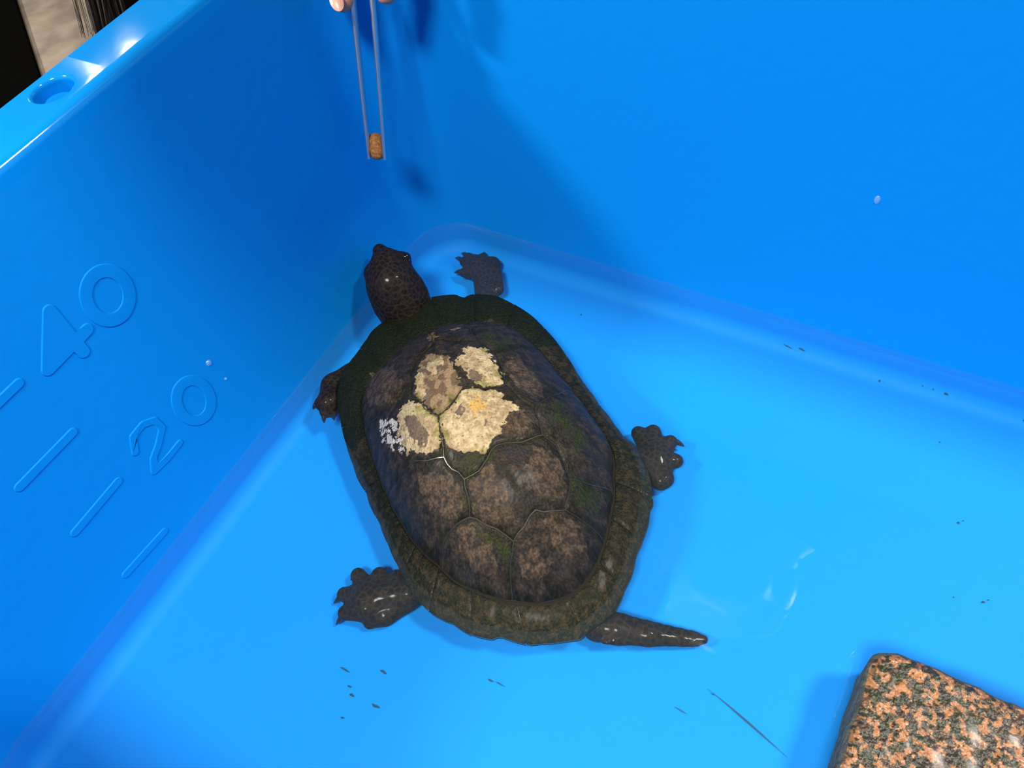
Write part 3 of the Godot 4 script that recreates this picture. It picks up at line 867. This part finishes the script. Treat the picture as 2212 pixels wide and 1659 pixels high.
func make_flesh(turtle: Node3D) -> void:
	var mb := MB.new()
	var h := []      # head and neck
	h.append([Vector3(0.085, 0.022, 0.135), on_y(880, 676, 0.024), 0.016, 0.0195])
	bn(h, 880, 676, 0.024, 0.0195, 872, 660, 0.034, 0.0192)
	bn(h, 872, 660, 0.034, 0.0194, 866, 648, 0.040, 0.0202)
	bn(h, 866, 648, 0.040, 0.0202, 862, 640, 0.043, 0.0184)
	bn(h, 862, 640, 0.043, 0.0186, 858, 632, 0.047, 0.0194)
	bn(h, 858, 632, 0.047, 0.0194, 852, 622, 0.050, 0.0178)
	bn(h, 852, 622, 0.050, 0.0178, 846, 610, 0.056, 0.0182)
	bn(h, 846, 610, 0.056, 0.0178, 838, 574, 0.063, 0.0122)
	bn(h, 838, 574, 0.063, 0.0125, 820, 541, 0.069, 0.0052)
	bn(h, 820, 590, 0.062, 0.0090, 801, 588, 0.063, 0.0052)
	bn(h, 850, 575, 0.062, 0.0090, 872, 560, 0.063, 0.0055)
	blob(mb, h, 0.0014, 0.0022)
	var fr := []     # right front foot
	fr.append([Vector3(0.12, 0.016, 0.125), on_y(1050, 650, 0.0115), 0.010, 0.0088])
	bn(fr, 1050, 650, 0.0115, 0.0088, 1044, 592, 0.0098, 0.0090)
	bn(fr, 1044, 592, 0.0098, 0.0090, 1030, 572, 0.009, 0.0076)
	bn(fr, 1046, 592, 0.0098, 0.0090, 1064, 572, 0.009, 0.0072)
	bn(fr, 1030, 585, 0.012, 0.0080, 1002, 589, 0.010, 0.0040)
	bn(fr, 1028, 578, 0.012, 0.0070, 1003, 566, 0.010, 0.0042)
	bn(fr, 1030, 572, 0.012, 0.0070, 1013, 556, 0.010, 0.0042)
	bn(fr, 1042, 572, 0.012, 0.0070, 1044, 557, 0.010, 0.0042)
	bn(fr, 1074, 588, 0.012, 0.0040, 1076, 625, 0.014, 0.0050)
	blob(mb, fr, 0.0013, 0.0013)
	var rr := []     # right hind foot
	rr.append([Vector3(0.24, 0.013, 0.20), on_y(1385, 995, 0.0098), 0.009, 0.0086])
	bn(rr, 1385, 995, 0.0098, 0.0086, 1418, 990, 0.0094, 0.0088)
	bn(rr, 1412, 980, 0.0095, 0.0080, 1379, 936, 0.010, 0.0052)
	bn(rr, 1415, 978, 0.0095, 0.0080, 1411, 934, 0.010, 0.0056)
	bn(rr, 1420, 985, 0.0095, 0.0080, 1448, 955, 0.010, 0.0050)
	bn(rr, 1425, 995, 0.0095, 0.0080, 1460, 996, 0.010, 0.0050)
	bn(rr, 1420, 1000, 0.0095, 0.0084, 1437, 1034, 0.010, 0.0060)
	bn(rr, 1400, 1010, 0.0095, 0.0084, 1425, 1040, 0.010, 0.0060)
	blob(mb, rr, 0.0013, 0.0013)
	var rl := []     # left hind foot
	rl.append([Vector3(0.19, 0.013, 0.25), on_y(885, 1282, 0.0098), 0.009, 0.0088])
	bn(rl, 885, 1282, 0.0098, 0.0090, 828, 1290, 0.0100, 0.0094)
	bn(rl, 828, 1290, 0.0100, 0.0094, 790, 1298, 0.011, 0.0090)
	bn(rl, 872, 1304, 0.0085, 0.0066, 832, 1330, 0.0075, 0.0062)
	bn(rl, 832, 1330, 0.0075, 0.0062, 799, 1346, 0.0060, 0.0040)
	bn(rl, 800, 1285, 0.0095, 0.0078, 774, 1243, 0.009, 0.0052)
	bn(rl, 820, 1280, 0.0095, 0.0078, 820, 1242, 0.010, 0.0054)
	bn(rl, 850, 1275, 0.0095, 0.0078, 858, 1246, 0.010, 0.0050)
	bn(rl, 790, 1290, 0.011, 0.0080, 744, 1284, 0.008, 0.0050)
	bn(rl, 795, 1315, 0.011, 0.0085, 746, 1324, 0.008, 0.0050)
	blob(mb, rl, 0.0013, 0.0013)
	var fl := []     # left front foot against the wall
	fl.append([Vector3(0.10, 0.014, 0.19), on_y(762, 812, 0.016), 0.010, 0.0098])
	bn(fl, 762, 812, 0.016, 0.0098, 724, 836, 0.019, 0.0105)
	bn(fl, 724, 836, 0.019, 0.0105, 705, 872, 0.026, 0.0070)
	bn(fl, 705, 865, 0.026, 0.0068, 689, 872, 0.026, 0.0036)
	bn(fl, 712, 870, 0.026, 0.0068, 702, 893, 0.024, 0.0036)
	bn(fl, 722, 866, 0.024, 0.0068, 720, 892, 0.022, 0.0036)
	blob(mb, fl, 0.0013, 0.0013)
	var tl := []
	tl.append([Vector3(0.24, 0.011, 0.235), on_y(1290, 1352, 0.0095), 0.009, 0.0090])
	bn(tl, 1290, 1352, 0.0095, 0.0090, 1335, 1360, 0.0092, 0.0090)
	bn(tl, 1335, 1360, 0.0092, 0.0090, 1400, 1371, 0.009, 0.0066)
	bn(tl, 1400, 1371, 0.009, 0.0066, 1475, 1379, 0.006, 0.0038)
	bn(tl, 1475, 1379, 0.006, 0.0038, 1520, 1382, 0.005, 0.0026)
	for i in 26:      # tubercles along both sides of the tail
		var s := i / 25.0
		var cx := lerpf(1300, 1505, s); var cy := lerpf(1354, 1381, s); var rad := lerpf(34, 10, pow(s, 0.8))
		for side in [-1, 1]:
			var y := lerpf(0.014, 0.006, s)
			var p := on_y(cx + rad * 0.1 + (i % 3) * 2.0, cy + side * rad * (0.96 + 0.04 * (i % 2)), y)
			tl.append([p, p + Vector3(0, 0.0004, 0), 0.0013, 0.0009])
	blob(mb, tl, 0.0011, 0.0009)
	var skin := StandardMaterial3D.new()
	var cells := noise(61, 0.045, FastNoiseLite.TYPE_CELLULAR, 1); cells.cellular_return_type = FastNoiseLite.RETURN_DISTANCE2_SUB; cells.cellular_jitter = 0.9
	skin.albedo_texture = noise_tex(cells, 512, [0.0, 0.12, 0.35, 1.0], [srgb(50, 41, 34), srgb(36, 29, 25), srgb(18, 15, 13), srgb(12, 11, 10)])
	skin.heightmap_enabled = true; skin.heightmap_scale = 0.035
	skin.heightmap_texture = noise_tex(cells, 512, [0.0, 0.25, 0.6], [Color.BLACK, Color(0.7, 0.7, 0.7), Color.WHITE])
	skin.uv1_triplanar = true; skin.uv1_scale = Vector3.ONE * 11.0
	skin.roughness = 0.6; skin.metallic_specular = 0.22; skin.clearcoat_enabled = true; skin.clearcoat = 0.12; skin.clearcoat_roughness = 0.12
	part("body", mb, skin, turtle, TC)
	var horn := plain(srgb(24, 20, 17), 0.35)
	for c in [[1003, 589, 0.010, 981, 589, 0.006], [1002, 565, 0.010, 983, 557, 0.006], [1011, 556, 0.010, 997, 547, 0.006], [1044, 557, 0.010, 1048, 546, 0.006],
			[1450, 952, 0.010, 1478, 964, 0.006], [1462, 996, 0.010, 1476, 1000, 0.006], [778, 1244, 0.011, 757, 1253, 0.006], [748, 1282, 0.010, 721, 1304, 0.004], [750, 1322, 0.010, 726, 1350, 0.004],
			[689, 872, 0.026, 676, 884, 0.025], [702, 894, 0.024, 700, 914, 0.020], [720, 892, 0.022, 722, 908, 0.018]]:
		var a := on_y(c[0], c[1], c[2]); var b := on_y(c[3], c[4], c[5])
		var mid := (a + b) / 2 + Vector3(0, 0.0014, 0)
		var cm := MB.new(); cm.tube([a, a.lerp(mid, 0.5), mid, mid.lerp(b, 0.55), b], [0.0026, 0.0025, 0.002, 0.0013, 0.0003], 8)
		cm.normals(); fix_out(cm, a.lerp(b, 0.3))
		part("claw", cm, horn, turtle, TC)
	var eyem := plain(srgb(14, 12, 8), 0.05, 0.6)
	for e in [[797, 586, 0.0655], [877, 556, 0.0655]]:
		var em := MB.new(); var p := on_y(e[0], e[1], e[2])
		blob(em, [[p, p + Vector3(0, 0.0002, 0), 0.0040, 0.0040]], 0.0009, 0.0003)
		part("eye", em, eyem, turtle, TC)

func fix_out(mb: MB, inside: Vector3) -> void:
	var s := 0.0
	for i in mb.v.size(): s += mb.n[i].dot((mb.v[i] - inside).normalized())
	if s < 0: mb.flip()

# ------------------------------------------------------------------ water
func rr_dist(x: float, z: float) -> float:       # distance inside the tub wall at the water line
	var p := Vector2(absf(x - LX / 2) - LX / 2 + 0.04, absf(z - LZ / 2) - LZ / 2 + 0.04)
	return 0.04 - Vector2(maxf(p.x, 0), maxf(p.y, 0)).length() - minf(maxf(p.x, p.y), 0.0)

func make_water() -> void:
	var poly := PackedVector2Array()
	for p in loop(0.0008, WL): poly.append(Vector2(p.x, p.z))
	var cg := clip_grid(poly, 0.0024)
	var w := noise(201, 26.0, FastNoiseLite.TYPE_SIMPLEX_SMOOTH, 2)
	var mb := MB.new()
	var at := Vector3(LX / 2, WL, LZ / 2)
	for p in cg[0]:
		var y := WL + w.get_noise_2d(p.x, p.y * 1.4) * 0.00007
		var d := rr_dist(p.x, p.y)
		y += 0.0026 * exp(-maxf(d, 0.0) / 0.0028)
		# the film of water drawn up round the shell and the stone
		var q := to_uv(Vector3(p.x, 0, p.y))
		var r := q.length(); var th := q.angle()
		var ro := r_out(th)
		if r < ro:
			var hs := dome(q)
			y += 0.0013 * exp(-absf(hs - WL) / 0.0009)
			y += 0.0002 * sin(r * 900.0)
		elif r < ro + 0.05: y += 0.00007 * sin((r - ro) * 520.0) * exp(-(r - ro) / 0.02)
		var bx := maxf(BX - p.x, p.x - BX - 0.2); var bz := maxf(BZ - p.y, p.y - BZ - 0.1)
		var bd := Vector2(maxf(bx + 0.011, 0), maxf(bz + 0.011, 0)).length() - 0.011
		y += 0.0024 * exp(-maxf(bd, 0.0) / 0.0028)
		mb.add(Vector3(p.x, y, p.y))
	for i in range(0, cg[1].size(), 3): mb.tri(cg[1][i], cg[1][i + 2], cg[1][i + 1])
	mb.normals()
	if mb.n[0].y < 0: mb.flip()
	var m := StandardMaterial3D.new(); m.transparency = BaseMaterial3D.TRANSPARENCY_ALPHA
	m.albedo_color = Color(0.55, 0.7, 0.75, 0.02); m.roughness = 0.02; m.metallic_specular = 0.42
	var o := part("water", mb, m, null, at)
	tag(o, "shallow clear water covering the blue tub floor", "water", "", "stuff")

# ------------------------------------------------------------------ tweezers and pellet
func make_tweezers() -> void:
	var steel := StandardMaterial3D.new(); steel.albedo_color = srgb(205, 212, 214); steel.metallic = 1.0; steel.roughness = 0.4
	var tipl := on_y(798, 342, 0.140); var tipr := on_y(832, 344, 0.140)
	var ul := on_y(762, 0, 0.235); var ur := on_y(806, 0, 0.235)
	var wl := (ul - tipl).normalized(); var wr := (ur - tipr).normalized()
	var side := (tipr - tipl).normalized()
	var joint := (ul + ur) / 2 + (wl + wr).normalized() * 0.062
	var o := holder("tweezers", tipl, "thin steel feeding tweezers gripping a brown pellet above the turtle's head", "tweezers")
	for a in [[tipl, ul], [tipr, ur]]:
		var mb := MB.new()
		var mid: Vector3 = a[0].lerp(a[1], 0.5) ; var rad := []; var pts := []
		for k in 7:
			var t := k / 6.0
			pts.append(a[0].lerp(a[1], t)); rad.append(lerpf(0.0021, 0.0032, t))
		pts.append(a[1].lerp(joint, 0.5)); rad.append(0.0042)
		pts.append(joint); rad.append(0.0046)
		mb.tube(pts, rad, 12, 0.62, side)
		mb.normals(); fix_tube(mb, pts, 12)
		part("arm", mb, steel, o, tipl)
	var pel := on_y(814, 316, 0.1455)
	var pm := MB.new()
	var up := ((ul + ur) / 2 - (tipl + tipr) / 2).normalized()
	up = (CU * 0.95 - CF * 0.2 + CR * -0.08).normalized()
	var rows := []
	var pn := noise(301, 260.0)
	var sx := up.cross(CF).normalized(); var sz := sx.cross(up)
	for i in 17:
		var t := i / 16.0 * 2.0 - 1.0
		var rr := 0.0052 * pow(maxf(1.0 - pow(absf(t), 4.0), 0.0), 0.4)
		var row := []
		for k in 28:
			var an := TAU * k / 28
			var p := pel + up * t * 0.0094 + (sx * cos(an) + sz * sin(an)) * rr
			row.append(p + (p - pel).normalized() * pn.get_noise_3d(p.x, p.y, p.z) * 0.0007)
		rows.append(row)
	pm.grid(rows, true); pm.normals(); fix_out(pm, pel)
	var pmat := StandardMaterial3D.new(); pmat.roughness = 0.8
	pmat.albedo_texture = noise_tex(noise(302, 0.05, FastNoiseLite.TYPE_SIMPLEX_SMOOTH, 4), 256, [0.25, 0.55, 0.8], [srgb(104, 66, 28), srgb(150, 100, 48), srgb(180, 130, 70)])
	pmat.uv1_triplanar = true; pmat.uv1_scale = Vector3.ONE * 40.0
	var po := part("food_pellet", pm, pmat, null, pel)
	tag(po, "brown barrel-shaped food pellet held between the tweezer tips", "pellet")

func fix_tube(mb: MB, pts: Array, sides: int) -> void:
	var i := sides * 4 + 2
	if mb.n[i].dot(mb.v[i] - pts[3]) < 0: mb.flip()

# ------------------------------------------------------------------ person
func make_person() -> void:
	var at := Vector3(0.45, -0.006, -0.45)
	var o := holder("person", at, "person leaning over the tub with fingertips squeezing the steel tweezers", "person")
	var hand := MB.new()
	var t0 := on_y(738, -1, 0.237); var i0 := on_y(834, -16, 0.241)
	var wrist := Vector3(-0.045, 0.375, -0.075)
	var th2 := t0 + Vector3(-0.010, 0.026, -0.012); var th3 := th2 + Vector3(-0.014, 0.030, -0.018)
	var in2 := i0 + Vector3(0.006, 0.022, -0.006); var in3 := in2 + Vector3(-0.002, 0.026, -0.012)
	var kn := Vector3(0.008, 0.345, -0.040)
	var b := [[t0, th2, 0.0078, 0.0092], [th2, th3, 0.0092, 0.0108], [th3, wrist + Vector3(0.005, -0.01, 0.01), 0.0115, 0.016]]
	b.append_array([[i0, in2, 0.0070, 0.0080], [in2, in3, 0.0080, 0.0088], [in3, kn, 0.0090, 0.0105]])
	for f in 3:      # the other fingers, curled beside the first
		var s := Vector3(-0.004, 0.006, -0.018) * (f + 1)
		var a0 := i0 + s * Vector3(1.0, 2.4, 0.9) + Vector3(-0.004, 0.012, -0.004); var a1 := in2 + s + Vector3(0.004, 0.006, -0.004); var a2 := in3 + s + Vector3(0.002, 0.008, -0.004)
		b.append_array([[a0, a1, 0.0068, 0.0076], [a1, a2, 0.0078, 0.0086], [a2, kn + s, 0.0088, 0.0102], [kn + s, wrist, 0.0110, 0.0150]])
	b.append([kn, wrist, 0.0120, 0.0170])
	b.append([wrist, Vector3(-0.03, 0.425, -0.115), 0.0185, 0.0230])
	blob(hand, b, 0.0022, 0.0022)
	var skin := plain(srgb(192, 138, 112), 0.5); skin.subsurf_scatter_enabled = true; skin.subsurf_scatter_strength = 0.15
	part("hand", hand, skin, o, at)
	var nail := MB.new()
	var nc := on_y(731, 12, 0.2385) - CF * 0.0055 
	var na := (CU * -0.85 + CR * 0.35).normalized(); var nb := na.cross(CF).normalized(); var nn := nb.cross(na).normalized()
	if nn.dot(CF) > 0: nn = -nn
	var rows := []
	for i in 9:
		var row := []
		for k in 20:
			var an := TAU * k / 20; var r := i / 8.0
			var x := cos(an) * r * 0.0066; var y := sin(an) * r * 0.0042
			row.append(nc + na * x + nb * y + nn * (0.0012 - 0.0014 * r * r))
		rows.append(row)
	nail.grid(rows, true); nail.normals()
	if nail.n[100].dot(nn) < 0: nail.flip()
	part("fingernail", nail, plain(srgb(206, 160, 140), 0.3), o, at)
	# unseen body leaning over the tub's long wall, posed to shade the corner
	var body := MB.new()
	var hc := Vector3(0.30, 0.64, -0.02); var sh := Vector3(0.36, 0.58, -0.22)
	blob(body, [[Vector3(0.46, 0.22, -0.55), sh, 0.15, 0.12], [sh, Vector3(0.24, 0.56, -0.20), 0.10, 0.065], [Vector3(0.24, 0.56, -0.20), Vector3(0.11, 0.47, -0.19), 0.060, 0.045], [Vector3(0.11, 0.47, -0.19), Vector3(-0.055, 0.415, -0.10), 0.045, 0.031],
		[Vector3(0.40, 0.20, -0.55), Vector3(0.32, 0.08, -0.22), 0.10, 0.065], [Vector3(0.32, 0.075, -0.22), Vector3(0.36, 0.06, -0.60), 0.062, 0.05], [Vector3(0.54, 0.20, -0.55), Vector3(0.58, 0.08, -0.22), 0.10, 0.065], [Vector3(0.58, 0.075, -0.22), Vector3(0.58, 0.06, -0.60), 0.062, 0.05]], 0.012, 0.012)
	part("clothing", body, plain(srgb(26, 26, 30), 0.95, 0.2), o, at)
	person_head(o, at, hc, Vector3(-0.3, -0.75, 0.6), sh, skin)
	var by := Vector3(-0.56, -0.006, -0.34)
	var p2 := holder("person", by, "bystander in black with long dark hair hanging beside the tub rim", "person")
	var b2 := MB.new(); var sh2 := Vector3(-0.46, 0.60, -0.42); var hc2 := Vector3(-0.30, 0.74, -0.26)
	blob(b2, [[Vector3(-0.66, 0.24, -0.42), sh2, 0.15, 0.13], [Vector3(-0.70, 0.20, -0.44), Vector3(-0.53, 0.075, -0.20), 0.10, 0.065], [Vector3(-0.53, 0.075, -0.20), Vector3(-0.80, 0.06, -0.42), 0.062, 0.05], [Vector3(-0.74, 0.20, -0.36), Vector3(-0.66, 0.08, -0.62), 0.10, 0.07],
		[sh2, Vector3(-0.40, 0.42, -0.30), 0.08, 0.05], [Vector3(-0.40, 0.42, -0.30), Vector3(-0.50, 0.20, -0.24), 0.048, 0.036]], 0.012, 0.012)
	part("clothing", b2, plain(srgb(4, 4, 5), 0.95, 0.1), p2, by)
	var hair := person_head(p2, by, hc2, Vector3(0.55, -0.6, 0.35), sh2, skin)
	var rng := RandomNumberGenerator.new(); rng.seed = 9
	for i in 90:
		var loose := i < 16
		var px := rng.randf_range(176, 204) if loose else rng.randf_range(206, 275)
		var py := 92.0 - (px - 190.0) * 0.7
		if loose: py = rng.randf_range(66, 84)
		var x := rng.randf_range(-0.23, -0.19)
		var e := on_x(px, py, x)
		var m1 := on_x(px - (rng.randf_range(16, 40) if loose else rng.randf_range(6, 22)), -14, x - 0.01)
		var top := hc2 + Vector3(rng.randf_range(-0.06, 0.03), rng.randf_range(-0.03, 0.05), rng.randf_range(0.02, 0.075))
		var pts := []; var rad := []
		for k in 9:
			var t := k / 8.0
			pts.append(e * (1 - t) * (1 - t) + (e + (m1 - e) * minf(t * 3.0, 1.0)) * 2.0 * t * (1 - t) + top * t * t)
			rad.append(0.00022 if loose else 0.0013)
		hair.tube(pts, rad, 4)
	part("hair", hair, plain(srgb(22, 15, 12), 0.35), p2, by)

# head with nose, ears and a cap of hair; the bystander's hair is finished by the caller
func person_head(o: Node3D, at: Vector3, hc: Vector3, look: Vector3, sh: Vector3, skin: Material) -> MB:
	var l := look.normalized(); var side := l.cross(Vector3.UP).normalized(); var up := side.cross(l)
	var m := MB.new()
	blob(m, [[hc, hc + l * 0.035 - up * 0.035, 0.080, 0.062], [hc - up * 0.05 - l * 0.02, sh, 0.052, 0.058], [hc + l * 0.082 - up * 0.002, hc + l * 0.096 - up * 0.022, 0.009, 0.012], [hc + side * 0.078 - up * 0.01, hc + side * 0.082 - up * 0.03, 0.012, 0.010], [hc - side * 0.078 - up * 0.01, hc - side * 0.082 - up * 0.03, 0.012, 0.010]], 0.005, 0.008)
	part("head", m, skin, o, at)
	var hair := MB.new()
	blob(hair, [[hc + up * 0.022 - l * 0.022, hc - up * 0.03 - l * 0.035, 0.086, 0.076]], 0.008, 0.004)
	if o.name == "person": part("hair", hair, plain(srgb(22, 15, 12), 0.35), o, at)
	return hair

# ------------------------------------------------------------------ small things
func make_debris() -> void:
	var rng := RandomNumberGenerator.new(); rng.seed = 4
	var mb := MB.new()
	var spots := [[745, 1447, 30, 2], [828, 1452, 20, 3], [755, 1483, 12, 2], [760, 1502, 14, 3], [812, 1525, 24, 3], [740, 1550, 10, 2], [1005, 517, 8, 4], [1008, 511, 20, 2], [1058, 536, 8, 3], [1070, 542, 6, 2], [1700, 755, 26, 2], [1730, 762, 18, 3], [1785, 768, 16, 3], [1795, 776, 12, 2], [1988, 840, 10, 3], [2040, 858, 12, 4], [2012, 848, 6, 3], [2120, 880, 8, 2], [2208, 915, 8, 4], [1897, 830, 6, 3], [1540, 1500, 14, 1], [2030, 955, 6, 2], [2070, 1130, 8, 3], [2080, 1125, 4, 2], [1470, 1535, 40, 1], [1060, 1470, 16, 2], [1080, 1478, 30, 1], [262, 1415, 5, 3], [268, 1405, 4, 3], [1255, 680, 6, 2], [2125, 1300, 8, 3], [2135, 1296, 6, 2], [2060, 1290, 5, 2]]
	for s in spots:
		var a := on_y(s[0] - s[2] * 0.35, s[1] - s[2] * 0.2, 0.0008); var b := on_y(s[0] + s[2] * 0.35, s[1] + s[2] * 0.2, 0.0008)
		if a.z < 0.012 or a.x < 0.010: a.y += 0.004; b.y += 0.004
		var r: float = s[3] * 0.00022
		mb.tube([a, a.lerp(b, 0.3) + Vector3(rng.randf_range(-1, 1), 0, rng.randf_range(-1, 1)) * r, a.lerp(b, 0.7), b], [r * 0.3, r, r * 0.8, r * 0.2], 5)
	var o := part("algae_flecks", mb, plain(srgb(22, 60, 62), 0.8), null, Vector3(0.3, 0.0, 0.2))
	tag(o, "tiny dark green algae flecks lying on the blue tub floor", "algae", "", "stuff")
	var tw := MB.new(); var pts := []; var rad := []  # a dark scratch on the floor, built as a thin strand
	for k in 12:
		var t := k / 11.0
		pts.append(on_y(lerpf(1528, 1700, t), lerpf(1488, 1636, pow(t, 1.05)), 0.0006)); rad.append(0.00008 + 0.0004 * pow(sin(PI * t), 2.0))
	tw.tube(pts, rad, 5)
	var to := part("scratch_strand", tw, plain(srgb(20, 64, 80), 0.7), null, pts[0])
	tag(to, "long thin dark scratch, built as a strand on the tub floor near the granite block", "strand")
	# droplets clinging to the walls
	var wm := StandardMaterial3D.new(); wm.transparency = BaseMaterial3D.TRANSPARENCY_ALPHA; wm.albedo_color = Color(0.75, 0.9, 1.0, 0.22); wm.roughness = 0.05
	for d in [[1895, 432, 7, 12, 1, "lone clear droplet on the plain tub wall far from the corner"], [864, 262, 6, 9, 1, "clear droplet on the tub corner beside the tweezers, above the pellet"], [862, 352, 6, 12, 1, "long clear droplet on the tub corner just below the pellet"], [451, 784, 8, 9, 0, "round clear droplet on the numbered wall above the 20 mark"], [965, 352, 3, 3, 1, "tiny clear droplet on the plain tub wall next to the corner"], [487, 818, 4, 4, 0, "tiny clear droplet on the numbered wall between the 20 mark and the water"]]:
		var c := on_back_wall(d[0], d[1]) if d[4] == 1 else on_left_wall(d[0], d[1])
		var nn := (Vector3(0, DRAFT, 1) if d[4] == 1 else Vector3(1, DRAFT, 0)).normalized()
		var right := (Vector3.RIGHT if d[4] == 1 else Vector3.BACK); var up := nn.cross(right).normalized()
		var rows := []
		for i in 7:
			var row := []
			for k in 16:
				var an := TAU * k / 16; var r := i / 6.0
				row.append(c + (right * cos(an) * d[2] + up * sin(an) * d[3]) * 0.00026 * r + nn * (0.0012 * sqrt(maxf(1.0 - r * r, 0.0)) - 0.0001))
			rows.append(row)
		var m := MB.new(); m.grid(rows, true); m.normals()
		if m.n[50].dot(nn) < 0: m.flip()
		var w := part("water_droplet", m, wm, null, c)
		tag(w, d[5], "droplet", "water droplets on the tub walls")
